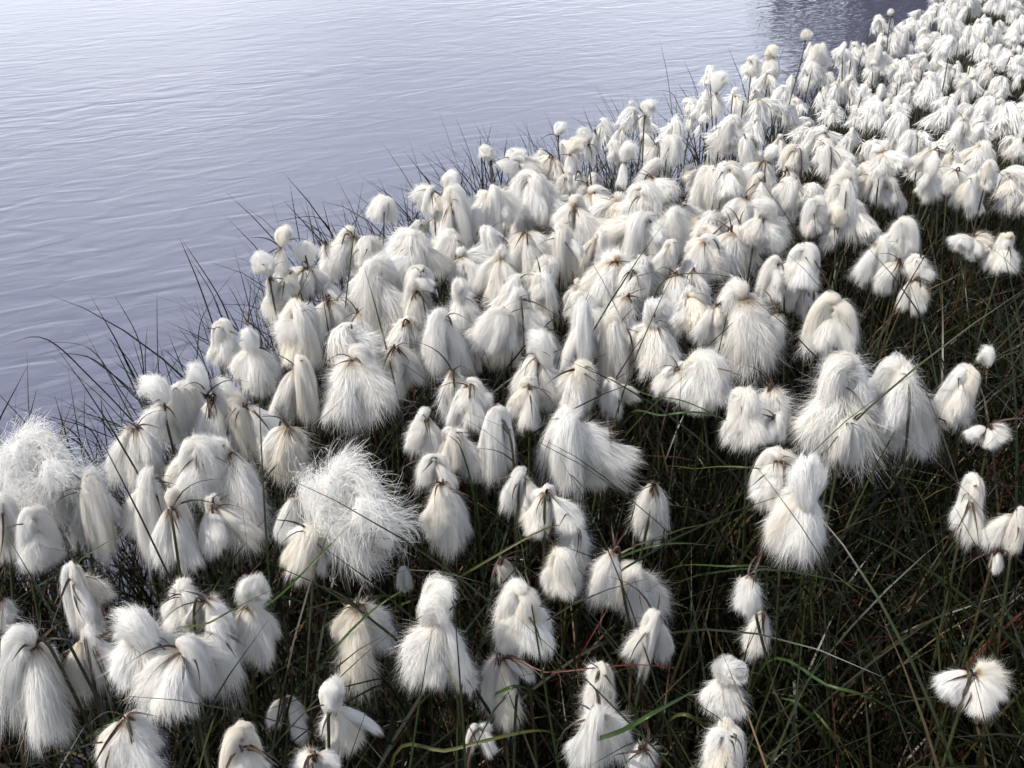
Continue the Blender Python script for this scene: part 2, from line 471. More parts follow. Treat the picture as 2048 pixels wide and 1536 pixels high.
def husk_mesh(seed):                           # brown scales clasping the root of a tassel
    g = np.random.default_rng(seed); Vs, Fs, Cs = [], [], []; o = 0
    for i in range(6):
        a = i * 1.047 + g.uniform(-.3, .3); L = g.uniform(.14, .24)
        d = np.array([math.cos(a), math.sin(a), 0]); s = np.array([-d[1], d[0], 0])
        pts = np.array([d * .008, d * .035 + [0, 0, -.3 * L], d * .065 + [0, 0, -.65 * L], d * .075 + [0, 0, -L]])
        w = np.array([.014, .024, .017, .002])
        V = np.stack([pts - s * w[:, None], pts + d * .012 * np.array([0, 1, 1, 0])[:, None], pts + s * w[:, None]], 1).reshape(-1, 3)
        b = np.arange(3)[:, None] * 3
        q = np.concatenate([np.concatenate([b, b + 1, b + 4, b + 3], 1), np.concatenate([b + 1, b + 2, b + 5, b + 4], 1)]) + o
        c = np.array([.060, .030, .018]) * g.uniform(.6, 1.5)
        Vs.append(V); Fs.append(q); Cs.append(np.tile(c, (12, 1))); o += 12
    return mesh_from('husk', np.vstack(Vs), [np.vstack(Fs)], [M_HUSK], {'col': np.vstack(Cs)}, smooth=True)
HUSK = [husk_mesh(i) for i in range(4)]

def bract_mesh(seed):                          # unit-long lance-shaped leaf below the head, along +X
    g = np.random.default_rng(seed); k = 7
    u = np.linspace(0, 1, k)
    pts = np.stack([u, .06 * np.sin(u * 3 + seed), .22 * np.sin(u * g.uniform(1.6, 2.6)) - g.uniform(.15, .6) * u ** 2], -1)
    w = np.interp(u, [0, .15, .5, 1], [.028, .05, .034, .003])
    s = np.array([0, 1, 0])
    V = np.stack([pts - s * w[:, None], pts + np.array([0, 0, -.03]) * (1 - u)[:, None], pts + s * w[:, None]], 1).reshape(-1, 3)
    b = np.arange(k - 1)[:, None] * 3
    q = np.concatenate([np.concatenate([b, b + 1, b + 4, b + 3], 1), np.concatenate([b + 1, b + 2, b + 5, b + 4], 1)])
    c0, c1 = np.array([.07, .026, .016]), np.array([.032, .026, .013])
    c = c0 + (c1 - c0) * u[:, None]
    return mesh_from('bract', V, [q], [M_HUSK], {'col': np.repeat(c, 3, 0) * g.uniform(.6, 1.3)}, smooth=True)
BRACT = [bract_mesh(i + 20) for i in range(5)]

def stem_mesh(P, r0, r1, g):
    n = len(P)
    V, q = tube(P, np.linspace(r0, r1, n), 6)
    u = np.repeat(np.linspace(0, 1, n), 6)[:, None]
    base = np.array([.035, .045, .016]); top = np.array([[.035, .020, .013], [.08, .025, .018], [.045, .038, .018]][g.integers(3)])
    return mesh_from('stem', V, [q], [M_STEM], {'col': base + (top - base) * u ** 1.5}, smooth=True)

# ---------------------------------------------------------------- one seed head
def plan_head(apex, W, H, kind, lean, g):
    """tassel placements around the apex: list of (kind, matrix). W, H in metres, lean = world vector of the lower end"""
    out = []
    def put(k, az, tilt, width, length, off):
        d = Vector((math.cos(az), math.sin(az), 0)) * off
        m = Matrix.Translation(Vector(apex) + d) @ Matrix.Rotation(az, 4, 'Z') @ Matrix.Rotation(-tilt, 4, 'Y') @ Matrix.Diagonal((width, width, length, 1))
        out.append((k, m))
    lx, ly = lean
    la = math.atan2(ly, lx) if (lx or ly) else None
    lt = math.atan2(math.hypot(lx, ly), H)
    if kind == 'd':
        n = 4 if W / H > .75 else 3
        a0 = g.uniform(0, 6.28)
        for i in range(n):
            az = a0 + i * 6.283 / n + g.uniform(-.4, .4)
            tw = W * g.uniform(.52, .70)
            off = max(W - tw, .12 * W) * .66
            k = 'arch' if g.random() < .42 else 'drop'
            ln = H * g.uniform(.76, 1.04)
            if k == 'arch': put(k, az, g.uniform(-.12, .12), tw / .60, ln / .98, -.06 * W)
            else: put(k, az, math.atan2(off, ln) * g.uniform(.6, 1.5) if g.random() < .92 else g.uniform(.5, .8), tw / .46, ln / 1.04, .003)
    elif kind == 's':
        put('slim', g.uniform(0, 6.28), g.uniform(0, .08), W / .36, H / 1.04, 0)
        if g.random() < .5: put('slim', g.uniform(0, 6.28), g.uniform(.1, .3), W * .7 / .36, H * .8, .001)
    elif kind == 'f':
        for i in range(5):
            az = -1.57 + (i - 2) * .85 + g.uniform(-.2, .2)
            put('drop', az, g.uniform(.55, .95) if i not in (2,) else .45, W * .36 / .44, W * .58 * g.uniform(.85, 1.05), .002)
    elif kind in 'pk':                         # tuft on top, skirt below
        ph = H * .42
        pa = g.uniform(0, 6.28)
        if kind == 'k' or g.random() < .15:                   # one brush rolled over the tip
            up = -.16 * H
            pw = max(W * g.uniform(.58, .80), ph * .9) / .80
            off = -.30 * pw
            out.append(('puff', Matrix.Translation(Vector(apex) + Vector((off * math.cos(pa), off * math.sin(pa), up))) @ Matrix.Rotation(pa, 4, 'Z') @ Matrix.Diagonal((pw, pw, (ph - up) / .88, 1))))
        else:                                  # two plumes that rise and fall to either side
            for j in range(2):
                az = pa + j * g.uniform(2.2, 3.6)
                tw = W * g.uniform(.60, .78)
                A0 = Vector(apex) + Vector((-.10 * W * math.cos(az), -.10 * W * math.sin(az), H * g.uniform(.06, .20)))
                out.append(('arch', Matrix.Translation(A0) @ Matrix.Rotation(az, 4, 'Z') @ Matrix.Rotation(g.uniform(-.1, .25), 4, 'Y') @ Matrix.Diagonal((tw / .58, tw / .58, H * g.uniform(.62, .85), 1))))
        n = 3; a0 = g.uniform(0, 6.28)
        for i in range(n):
            az = a0 + i * 6.283 / n + g.uniform(-.4, .4)
            tw = W * g.uniform(.60, .80); ln = H * .66 * g.uniform(.80, 1.08); off = max(W - tw, .1 * W) * .6
            put('drop', az, math.atan2(off, ln) * g.uniform(.6, 1.3), tw / .46, ln, -.04 * W)
    elif kind == 'r':                          # round upright puff
        put('puff', g.uniform(0, 6.28), g.uniform(-.2, .3), W / .80, H / .84, 0)
        if g.random() < .75: put('drop', g.uniform(0, 6.28), g.uniform(.1, .4), W * .6 / .46, H * 1.15, 0)
    if kind in 'dpk':                          # a stray wisp or two breaking the outline
        for j in range(2):
            if g.random() < .6: put('slim', g.uniform(0, 6.28), g.uniform(.2, .68), W * g.uniform(.30, .48) / .36, H * g.uniform(.42, .70), .001)
    if la is not None and kind in 'dspkf':      # lean the whole cluster about the apex
        axis = Vector((-math.sin(la), math.cos(la), 0))
        rot = Matrix.Rotation(-lt, 4, axis)
        A = Matrix.Translation(Vector(apex))
        out = [(k, A @ rot @ A.inverted() @ m) for k, m in out]
    return out

def head_geometry(cx, top, bot, w, kind, z):
    h = bot - top
    fa = {'d': .04, 's': .02, 'f': .06, 'p': .40, 'k': .40, 'r': .88, 'w': .55}[kind]
    p, t = at_z(cx, top + fa * h, z)
    px = t / FPX
    vis = math.cos(math.atan2(-ray(cx, top)[2], ray(cx, top)[1]))   # how much of an upright length the view shows
    f = 1.0 if top < 900 else (.95 if top < 1100 else .88)
    return p, .82 * f * w * px, .90 * f * h * px / max(vis, .80), px

def build_head(cx, top, bot, w, kind, lean_px, z, label, group, g, hi=True):
    p, W, H, px = head_geometry(cx, top, bot, w, kind, z)
    if lean_px and kind in 'dspkf': p, _ = at_z(cx - lean_px * .5, top + .04 * (bot - top) if kind not in 'pk' else top + .4 * (bot - top), z)
    lean = (lean_px * px, -.15 * abs(lean_px) * px)
    side = g.uniform(-2.6, -.5) if g.random() < .62 else g.uniform(0, 6.28)
    sdv = np.array([math.cos(side), math.sin(side), 0])
    bxy = p[:2] + sdv[:2] * g.uniform(.015, .05) + g.normal(0, .012, 2)
    bz = float(ground_z(bxy[0], bxy[1]))
    bz = max(bz, -.05)
    base = np.array([bxy[0], bxy[1], bz - .004])
    root = bpy.data.objects.new('cottongrass_plant', None)
    root.empty_display_size = .02
    root.location = base
    col.objects.link(root)
    tag(root, label, 'cottongrass', group, 'thing')
    hk = g.uniform(.25, .62) * W if kind in 'dsfpk' and g.random() < .62 else .004
    bxy = bxy + sdv[:2] * hk
    base = np.array([bxy[0], bxy[1], max(float(ground_z(bxy[0], bxy[1])), -.05) - .004])
    root.location = base
    P = bez([base, base * .5 + np.array([*(p[:2] * .5), 0]) * 1 + np.array([0, 0, .5 * p[2]]) * 1.0 + sdv * .006,
             p + sdv * hk + np.array([0, 0, -.03]), p + sdv * hk * .55 + np.array([0, 0, .1 * hk + .001]), p], 20)
    link('stem', stem_mesh(P - base, .0012, .0009, g), root)
    S = HI if hi else LO
    if kind == 'w':
        o = link('tassel', WILD[g.integers(len(WILD))], root)
        o.matrix_local = Matrix.Translation(Vector(p - base)) @ Matrix.Rotation(g.uniform(-.4, .4), 4, 'Z') @ Matrix.Diagonal((W / .98, W / .98, H / .9, 1))
        sc = link('seeds', SEEDS[g.integers(len(SEEDS))], o)
        sc['kind'] = 'stuff'
        plan = plan_head(p + np.array([0, .01, .01]), W * .6, H * .7, 'd', (0, 0), g)
    else:
        plan = plan_head(p, W, H, kind, lean, g)
    tb = Matrix.Translation(-Vector(base))
    for k, m in plan:
        me = S[k][g.integers(len(S[k]))]
        o = link('tassel', me, root)
        o.matrix_local = tb @ m
        if hi:
            hu = link('husk', HUSK[g.integers(4)], o)
            if k == 'puff': hu.rotation_euler = (math.pi, 0, 0)
    for i in range(g.integers(3, 5) if hi else 2):
        b = link('bract', BRACT[g.integers(5)], root)
        L = g.uniform(.016, .032) if g.random() < .8 else g.uniform(.03, .045)
        b.matrix_local = Matrix.Translation(Vector(p - base)) @ Euler((g.uniform(-.6, .6), g.uniform(-.9, .9), side + g.normal(0, 1.0))).to_matrix().to_4x4() @ Matrix.Diagonal((L, min(L, .022), L, 1))
    return root

# photo x, top, bottom, width, form (d drooping, p plumes over skirt, k crown brush over skirt, r round puff, s slim, f fan, w wild), lean, height, label
HEADS = [
 # left edge over the water
 (85, 826, 1045, 235, 'w', 0, .33, 'wispy tangled head flecked with seeds at the water\'s edge on the far left'),
 (75, 1005, 1135, 85, 'p', 0, .31, 'small cream puffed head hanging beneath the wispy seed-flecked tangle at the left'),
 (180, 975, 1135, 115, 'd', 0, .32, 'soft white drooping head between the left wispy tangle and the piled cluster'),
 (8, 1010, 1150, 80, 'd', 0, .32, 'white head cut by the left picture edge beneath the wispy tangle'),
 (5, 1195, 1255, 50, 's', 0, .30, 'pale green-white tip of a head poking in at the left picture edge'),
 # piled cluster left of centre
 (268, 850, 985, 95, 'd', -10, .33, 'white head bent over by a thin hooked stem, left of the piled cluster'),
 (330, 762, 815, 85, 'r', 0, .34, 'smooth white puff lying sideways atop the piled cluster by the water'),
 (414, 728, 795, 60, 'r', 0, .34, 'creamy oval puff against the shore sedge above the piled cluster'),
 (360, 780, 890, 120, 'd', 0, .335, 'downy white head behind the hooked stem at the top of the piled cluster'),
 (440, 785, 925, 110, 'd', 10, .335, 'broad white head at the top right of the piled cluster'),
 (500, 805, 920, 95, 'd', 25, .33, 'white head leaning outward on the right shoulder of the piled cluster'),
 (395, 855, 990, 110, 'p', 0, .335, 'brown-flecked fluffy head at the heart of the piled cluster'),
 (455, 900, 1080, 130, 'd', 0, .33, 'broad creamy head with a dark curved stem in front of the piled cluster'),
 (290, 965, 1115, 120, 'd', -15, .325, 'white drooping head at the lower left of the piled cluster'),
 (345, 1010, 1150, 105, 'd', 0, .33, 'bright white bell lowest in the piled cluster with a reddish tip'),
 (425, 1010, 1110, 90, 'd', 0, .32, 'shaded cream head with dark maroon hooked tip low in the piled cluster'),
 # shoreline silhouettes left to right
 (562, 453, 500, 56, 'r', 0, .365, 'lone round white puff standing above the others against the lake'),
 (540, 500, 560, 66, 'r', 0, .345, 'round white puff just under the lone puff against the lake'),
 (575, 555, 640, 75, 'd', 0, .335, 'white brush head hanging below the two round puffs at the waterside'),
 (617, 488, 540, 62, 'r', 0, .345, 'rounded white puff on two dark stalks right of the lone puff'),
 (615, 535, 615, 70, 'd', 0, .335, 'pointed white skirt hanging below the puff on two stalks'),
 (447, 627, 722, 66, 'p', 0, .345, 'upright white tufted head nearest the tall shore sedge'),
 (508, 648, 760, 76, 'k', 12, .345, 'smooth goose-shaped white head beside the upright tufted one at the shore'),
 (522, 740, 805, 60, 'd', 0, .32, 'shaded white tassel below the goose-shaped head'),
 (690, 468, 545, 88, 'd', -25, .345, 'white head swept left from a dark forked tip near the shore'),
 (765, 402, 452, 66, 'd', -10, .35, 'small white head with dark forked stalk on the shoreline of the mass'),
 (735, 470, 535, 80, 'p', 0, .335, 'loose frizzy white head behind the dark forked tip'),
 (860, 380, 440, 60, 'd', -14, .345, 'pointed white tassel swept left at the shoreline below the boxy puff'),
 (893, 342, 386, 52, 'r', 0, .355, 'boxy white puff with brown stalks at the shoreline'),
 (982, 288, 325, 46, 'r', 0, .36, 'small white puff hooked on a bare stalk at the shoreline'),
 (1035, 296, 352, 86, 'p', 0, .35, 'wide white double puff on the shoreline crest'),
 (1114, 246, 276, 36, 'r', 0, .37, 'small round white puff lifted on a stalk at the shoreline'),
 (1140, 277, 312, 46, 'r', 0, .355, 'cream puff just below the small lifted puff'),
 (1176, 254, 292, 44, 'r', 0, .36, 'downy cream puff right of the small lifted puff'),
 (1246, 288, 330, 44, 'r', 0, .35, 'round white puff with a dark drooping bract beside thin shore blades'),
 (1290, 202, 234, 42, 'r', 0, .37, 'white puff poking left over the lake from the shoreline'),
 (1432, 150, 190, 46, 'r', 0, .36, 'fluffy white pair of puffs on the upper shoreline'),
 (1505, 108, 150, 36, 'p', 0, .365, 'small white head leaning to the lake on a dark stalk'),
 (1546, 88, 150, 46, 'k', 0, .365, 'swan-necked white head standing up on the upper shoreline'),
 (1613, 60, 84, 28, 'r', 0, .385, 'tiny white puff highest against the rippled lake'),
 (1640, 80, 145, 44, 'p', 0, .36, 'tall white tufted head right of the tiny highest puff'),
 (1752, 80, 128, 40, 'p', 0, .355, 'white knobbed head leaning right below the dark reflection'),
 (1782, 18, 36, 18, 'r', 0, .37, 'tiniest white puff against the dark reflection'),
 # middle of the mass
 (830, 448, 548, 110, 'p', 0, .345, 'tall cream head with two rounded tops in the left mass'),
 (905, 400, 570, 92, 'd', 0, .35, 'tall shaggy white head with seeds in the left mass'),
 (978, 385, 475, 92, 'd', -10, .35, 'smooth white hanging head under a slanting dark stem'),
 (1065, 358, 455, 120, 'd', 0, .345, 'broad silky white head crossed by a slanting dark stem'),
 (1150, 408, 500, 100, 'd', 0, .34, 'fluffy head crowned by a knot of curled brown bracts'),
 (998, 513, 605, 84, 'd', -8, .335, 'rounded white bell with a single stem straight down its front'),
 (1055, 460, 580, 100, 'd', 8, .34, 'long white head between the stem-fronted bell and the streaming tassel'),
 (1128, 470, 575, 70, 'd', 8, .34, 'narrow streaming white tassel with dark tip in mid mass'),
 (922, 552, 660, 62, 'p', 0, .335, 'thumb-shaped cream head with twin brown tips at its foot'),
 (842, 525, 580, 76, 'p', 0, .335, 'tan-based downy puff beside a dark grassy gap'),
 (752, 545, 690, 130, 'd', 0, .335, 'great round cream bell with reddish tip in the left mass'),
 (830, 580, 690, 80, 'd', 0, .33, 'stringy white head between the great bell and the thumb-shaped head'),
 (600, 628, 735, 125, 'd', 0, .335, 'wide white head with a spray of brown bracts beside the shore'),
 (655, 600, 680, 70, 'd', 0, .33, 'cream tassel tucked left of the great round bell'),
 (598, 733, 858, 100, 'd', 0, .335, 'big upright oval white head beside a straight dark stem'),
 (708, 713, 835, 145, 'd', 0, .335, 'broad white bell with long reddish stem crossing its front'),
 (790, 690, 800, 80, 'd', 0, .325, 'shaded white tassel between the broad bell and the tall fork-tipped head'),
 (885, 638, 760, 92, 'd', 0, .34, 'tall white head hung from a long brown fork-tipped stem'),
 (905, 740, 865, 62, 's', 0, .325, 'long narrow cream tassel hanging low above the left-swept brush'),
 (985, 635, 725, 110, 'd', -30, .335, 'cream tassel swept left with frizzed crown in mid mass'),
 (1035, 598, 690, 84, 'd', 0, .34, 'tightly curled white head with red tip in mid mass'),
 (1078, 655, 800, 92, 'p', 0, .34, 'hooded white head with smooth rounded top beside a dark gap'),
 (1166, 588, 725, 66, 'p', 0, .34, 'straight tall column-shaped white head'),
 (1310, 590, 735, 125, 'k', 0, .34, 'large round-topped head with dark stem down its front and splayed right tuft'),
 (1238, 655, 785, 100, 'd', 14, .33, 'cream tassel tucked left of the large round-topped head'),
 (1225, 520, 610, 105, 'd', -10, .335, 'cream head with curled brown tip and frizzed left side'),
 (1283, 440, 550, 110, 'd', 0, .34, 'wide white head with thin stem before it in the right mass'),
 (1345, 430, 520, 80, 'd', 0, .335, 'cream head with small curled brown tip beside long horizontal bracts'),
 (1255, 590, 690, 66, 's', 0, .33, 'creamy narrow tassel above the curling grass at the mass edge'),
 (1350, 545, 625, 60, 's', 0, .325, 'shaded narrow tassel behind arching green blades at the mass edge'),
 (1410, 480, 570, 100, 'd', 0, .33, 'untidy white head with ragged brown top behind the arching blades'),
 (1465, 462, 545, 66, 's', 0, .335, 'plump white oval tassel left of the swept bell'),
 (1425, 345, 430, 78, 'd', 0, .34, 'shaggy white bell with dark tip above the grassy gap'),
 (1525, 393, 492, 100, 'k', 0, .345, 'smooth domed white bell leaning over a dark grassy gap'),
 (1480, 395, 455, 66, 'd', -20, .335, 'cream tassel swept left behind the smooth domed bell'),
 # lone heads on the right bank
 (1485, 592, 728, 132, 'd', 0, .335, 'large round-shouldered bell standing alone before the dark grass'),
 (1425, 610, 690, 55, 'd', -14, .325, 'small frizzed white tassel behind the large lone bell'),
 (1546, 528, 605, 62, 'd', -10, .335, 'pointed white tassel hung left of the rounded bushy puff'),
 (1606, 478, 570, 78, 'p', 0, .345, 'rounded bushy puff with a folded-over top'),
 (1556, 625, 692, 32, 's', 0, .32, 'very slim white tassel hanging from a red-brown stalk'),
 (1605, 570, 640, 52, 's', 0, .315, 'dim shaded tassel below the rounded bushy puff'),
 (1665, 578, 702, 96, 'p', 0, .335, 'crested white head with a dark stem through its middle'),
 (1800, 430, 512, 68, 'p', 0, .345, 'dove-shaped white head bowing to the right'),
 (1755, 488, 568, 66, 'd', -8, .335, 'ragged white pennant-shaped tassel left of the dove-shaped head'),
 (1800, 520, 595, 52, 's', 0, .325, 'narrow tassel with maroon tip under the dove-shaped head'),
 (1838, 505, 552, 56, 'p', 0, .325, 'small frizzed puff right of the ragged pennant tassel'),
 (1832, 555, 622, 56, 'd', 6, .315, 'rounded white tassel lowest of the dove-shaped group'),
 (1945, 470, 530, 80, 'f', 0, .335, 'bowl-shaped white head with upturned ends near the right edge'),
 (2012, 456, 536, 66, 'p', 0, .335, 'shaggy white head touching the right of the bowl-shaped one'),
 (1690, 330, 455, 86, 'p', 0, .345, 'tall pear-shaped white head with a domed cap'),
 (1630, 385, 465, 50, 'p', 0, .33, 'small mottled head left of the tall pear-shaped one'),
 (1862, 312, 392, 56, 'k', 0, .345, 'mushroom-shaped white head with a stem down its front'),
 (1975, 315, 375, 52, 'p', 0, .35, 'rounded white cap with two stalks at the right of the mass'),
 (1912, 338, 384, 40, 's', 0, .34, 'small egg-shaped tassel left of the rounded white cap'),
 (1948, 358, 430, 64, 'd', 0, .335, 'open shaggy skirt below the rounded white cap'),
 (1680, 685, 900, 165, 'p', -10, .34, 'largest multi-plumed white head, with a swept left plume, on the right bank'),
 (1800, 750, 925, 135, 'd', 0, .335, 'large bushy head with a wind-blown crest right of the largest one'),
 (1695, 850, 938, 88, 'd', 0, .315, 'narrow skirt with a hooked brown stem beneath the largest head'),
 (1398, 690, 805, 115, 'p', 0, .335, 'frizzy white head with a dark hooked stem at its centre'),
 (1355, 735, 800, 60, 'd', -8, .325, 'white tassel on the left flank of the frizzy hooked head'),
 (1488, 762, 885, 95, 'p', 0, .325, 'layered white head half hidden by red stems'),
 (1550, 770, 855, 58, 's', 12, .325, 'slim tassel leaning right beside the layered head'),
 (1555, 835, 880, 50, 'd', 0, .315, 'small pale tuft at the foot of the slim leaning tassel'),
 (1920, 716, 830, 84, 'p', -14, .335, 'smooth hooked white head standing alone on the right'),
 (1975, 697, 742, 44, 'r', 0, .33, 'fuzzy round puff just behind the smooth hooked head'),
 (1975, 850, 898, 76, 'f', 0, .325, 'small flat umbrella-shaped head on the right bank'),
 (1945, 938, 1065, 74, 'p', 0, .325, 'folded white brush head alone near the right edge'),
 (2036, 1028, 1112, 76, 'd', 0, .325, 'white head cut by the right picture edge'),
 (1992, 1100, 1152, 30, 's', 0, .295, 'tiny dim tassel beside the head cut by the right edge'),
 (1548, 918, 1020, 110, 'd', -20, .325, 'plume swept to the left behind the fan-tailed head'),
 (1615, 898, 1098, 120, 'k', 0, .33, 'fan-tailed white head with a spiky crest and hooked stem'),
 # centre foreground
 (865, 918, 985, 76, 'd', -8, .325, 'shaded cream puff right of the great wild tangle'),
 (885, 960, 1105, 108, 'd', 0, .33, 'two-lobed white head right of the great wild tangle'),
 (838, 832, 922, 84, 'd', -28, .33, 'neat brush swept left from its brown tip'),
 (905, 870, 950, 84, 'd', 0, .32, 'loose white tassel between the left-swept brush and the symmetrical bell'),
 (990, 838, 982, 132, 'd', 0, .335, 'symmetrical white bell with a frilled crown in the centre foreground'),
 (940, 768, 850, 84, 'd', 0, .325, 'cream tassel with brown pointed tip above the symmetrical bell'),
 (1050, 770, 845, 72, 'd', -12, .325, 'cream tassel left of two thin upright blades'),
 (1155, 735, 835, 105, 'd', 0, .335, 'domed downy head above the brown branching bracts'),
 (1145, 845, 1000, 140, 'd', 0, .33, 'wide downy white head with brown branching bracts at its crown'),
 (1040, 950, 1055, 78, 'd', -10, .322, 'cream shaded tassel behind the hooked green stem'),
 (1085, 985, 1072, 88, 'd', -14, .33, 'silky bright tassel hanging from the hooked stem'),
 (1220, 885, 985, 66, 's', 0, .315, 'dim tassel on the right flank of the wide downy head'),
 (1225, 770, 840, 60, 'd', 0, .315, 'dim white tassel beside curling hairs right of the domed downy head'),
 (705, 885, 1130, 262, 'w', 0, .335, 'great wild tangle of loose white hair dotted with dark seeds'),
 (572, 848, 968, 76, 's', -6, .335, 'smooth plump oval tassel left of the great wild tangle'),
 (592, 985, 1095, 90, 'd', 0, .322, 'white tassel under the left side of the great wild tangle'),
 (605, 1065, 1180, 105, 'd', -34, .32, 'cream plumes swept left beneath the great wild tangle'),
 (1218, 1098, 1208, 52, 's', -16, .31, 'slim silky tassel leaning left under an arching green blade'),
 (1310, 965, 1115, 70, 's', 0, .31, 'pair of slim shaded tassels above the arching green blade'),
 (1490, 1146, 1230, 54, 's', -18, .305, 'neat egg-shaped tassel alone in the dark grass'),
 (1515, 1222, 1310, 56, 's', -22, .26, 'dim half-hidden tassel below the egg-shaped one'),
 (1302, 1240, 1365, 84, 'd', -16, .305, 'silky pointed tassel leaning left beside red stems'),
 (872, 1142, 1375, 136, 'k', -22, .325, 'large penguin-shaped head with small round top and broad skirt'),
 (1045, 1142, 1318, 118, 'p', 0, .32, 'ragged two-tier head with a side tuft and loose trailing hairs'),
 (1005, 1308, 1450, 92, 'd', 0, .285, 'soft dim head below the ragged two-tier one'),
 (1120, 1085, 1190, 80, 'p', 0, .30, 'small tufted head under the silky bright tassel'),
 (1150, 1045, 1140, 56, 's', 0, .305, 'slim shaded tassel below the wide downy head'),
 (1270, 1140, 1255, 130, 'd', 0, .275, 'broad dim head behind the slim silky tassel'),
 (1205, 1340, 1440, 100, 'd', 0, .30, 'frayed head with reddish tip in the bottom centre'),
 (1195, 1428, 1580, 140, 'd', 0, .32, 'big soft bell at the bottom edge below the frayed head'),
 (718, 1205, 1360, 125, 'd', 0, .29, 'dim broad head left of the penguin-shaped one'),
 (930, 1340, 1378, 48, 's', 14, .28, 'scrap of white fluff at the foot of the penguin-shaped head'),
 (810, 1140, 1195, 44, 'd', 0, .265, 'faint tuft deep in the grass above the penguin-shaped head'),
 (1000, 1118, 1185, 44, 's', 0, .28, 'faint narrow tassel left of the ragged two-tier head'),
 # left foreground
 (503, 1140, 1318, 108, 'k', 0, .305, 'spiky-topped dim head with dark red tip in the left foreground'),
 (142, 1148, 1320, 92, 'd', -14, .335, 'crisp white shell-shaped head with a brown top on the left'),
 (175, 1270, 1395, 100, 'd', 0, .315, 'stringy white tassel below the shell-shaped head'),
 (272, 1205, 1375, 170, 'k', 0, .335, 'large cream-centred fluffy ball in the left foreground'),
 (368, 1160, 1245, 110, 'p', 0, .31, 'shaded fuzzy puff behind the maroon hooked stem'),
 (365, 1295, 1448, 165, 'd', 0, .33, 'broad white skirt fanning right below the cream-centred ball'),
 (410, 1195, 1320, 84, 'd', 0, .32, 'white tassel beside the maroon hooked stem'),
 (432, 1262, 1420, 110, 'd', 8, .325, 'tapered head with brown streaked top right of the broad skirt'),
 (50, 1285, 1480, 165, 'd', -24, .33, 'big white head sweeping out at the lower left edge'),
 (250, 1432, 1590, 145, 'd', 0, .33, 'white bell with a flat top at the bottom edge on the left'),
 (483, 1436, 1580, 108, 'p', 0, .33, 'combed white head cut by the bottom edge, second bell from the left'),
 (670, 1345, 1518, 92, 'k', 0, .32, 'shaggy upright head alone in the dark grass at the lower left'),
 (630, 1505, 1600, 90, 'd', 0, .32, 'tip of a white head at the bottom edge below the shaggy upright one'),
 (572, 1395, 1490, 60, 'd', 0, .255, 'dim sunken tuft between the combed head and the shaggy upright one'),
 (952, 1455, 1520, 56, 'd', 0, .255, 'dim tuft deep in the grass near the bottom centre'),
 # right foreground
 (1450, 1305, 1440, 130, 'k', 0, .315, 'wind-burst cream puff with hairs flying out to the right'),
 (1455, 1470, 1600, 140, 'd', 0, .325, 'white head with orange stalks at the bottom edge below the wind-burst puff'),
 (1290, 1495, 1570, 60, 's', 0, .31, 'pointed white tip at the bottom edge left of the orange-stalked head'),
 (1945, 1338, 1470, 160, 'f', 0, .315, 'wide fan-shaped head blown right in the lower right corner'),
]


G_NEAR = 'cotton grass heads along the lake bank'
placed = []
for i, (cx, top, bot, w, kind, lean, z, label) in enumerate(HEADS):
    build_head(cx, top, bot, w, kind, lean, z, label, G_NEAR, np.random.default_rng(1000 + i))
    placed.append((cx, .5 * (top + bot), w, bot - top))
placed = np.array(placed)

# ---------------------------------------------------------------- the crowded mass
def in_poly(x, y, poly):
    c = False; j = len(poly) - 1
    for i in range(len(poly)):
        (xi, yi), (xj, yj) = poly[i], poly[j]
        if (yi > y) != (yj > y) and x < (xj - xi) * (y - yi) / (yj - yi) + xi: c = not c
        j = i
    return c
DENSE = [(530, 560), (560, 600), (640, 640), (760, 690), (870, 700), (1000, 650), (1130, 640), (1250, 600), (1390, 590), (1470, 520), (1500, 440), (1640, 400), (1700, 400),
         (1830, 330), (1960, 330), (2140, 330), (2240, 150), (2240, -60), (1920, -60), (1870, -5), (1790, 40), (1650, 85), (1510, 125), (1425, 172), (1290, 220), (1130, 262),
         (1010, 300), (890, 358), (760, 425), (650, 480)]
def scatter():
    g = np.random.default_rng(11)
    pts = []
    lim = [at_z(x, y, HZ)[0][:2] for x, y in DENSE]
    lo, hi = np.min(lim, 0), np.max(lim, 0)
    hp = np.array([at_z(x, t + .2 * h, HZ)[0][:2] for x, t, w, h in [(a, b - d / 2, c, d) for a, b, c, d in placed]])
    acc = np.zeros((0, 2))
    for _ in range(26000):
        c = g.uniform(lo, hi)
        x, y, t = project((c[0], c[1], HZ))
        if not in_poly(x, y, DENSE): continue
        rmin = .036 if t > 1.3 else .0315
        if len(acc) and np.min(np.hypot(*(acc - c).T)) < rmin: continue
        if np.min(np.hypot(*(hp - c).T)) < .034: continue
        acc = np.vstack([acc, c])
    out = []
    for c in acc:
        z = HZ + g.normal(-.018, .022)
        x, y, t = project((c[0], c[1], z))
        out.append((t, x, y, z))
    out.sort()
    return out
mass = scatter()
IND = max(0, 300 - len(HEADS))
print('HEADS', len(HEADS), 'MASS', len(mass), 'individual', IND)
gm = np.random.default_rng(21)
KINDS = np.array(['d', 'p', 'r', 's', 'w'])
def mass_dims(t, g):
    kind = g.choice(KINDS, p=[.55, .27, .05, .09, .04])
    L = g.uniform(.034, .054); wd = L * g.uniform(.65, 1.15)
    if kind == 'r': L, wd = L * .55, L * .62
    if kind == 's': wd = L * .5
    px = FPX / t
    return kind, L * .9 * px, wd * px
vis_mass = [q for q in mass if -40 < q[1] < 2090 and q[2] > -20]
rest = [q for q in mass if not (-40 < q[1] < 2090 and q[2] > -20)]
FORM = {'d': 'drooping white', 'p': 'tuft-topped white', 'r': 'round puffed white', 's': 'slim single-tassel', 'w': 'loose tangled white'}
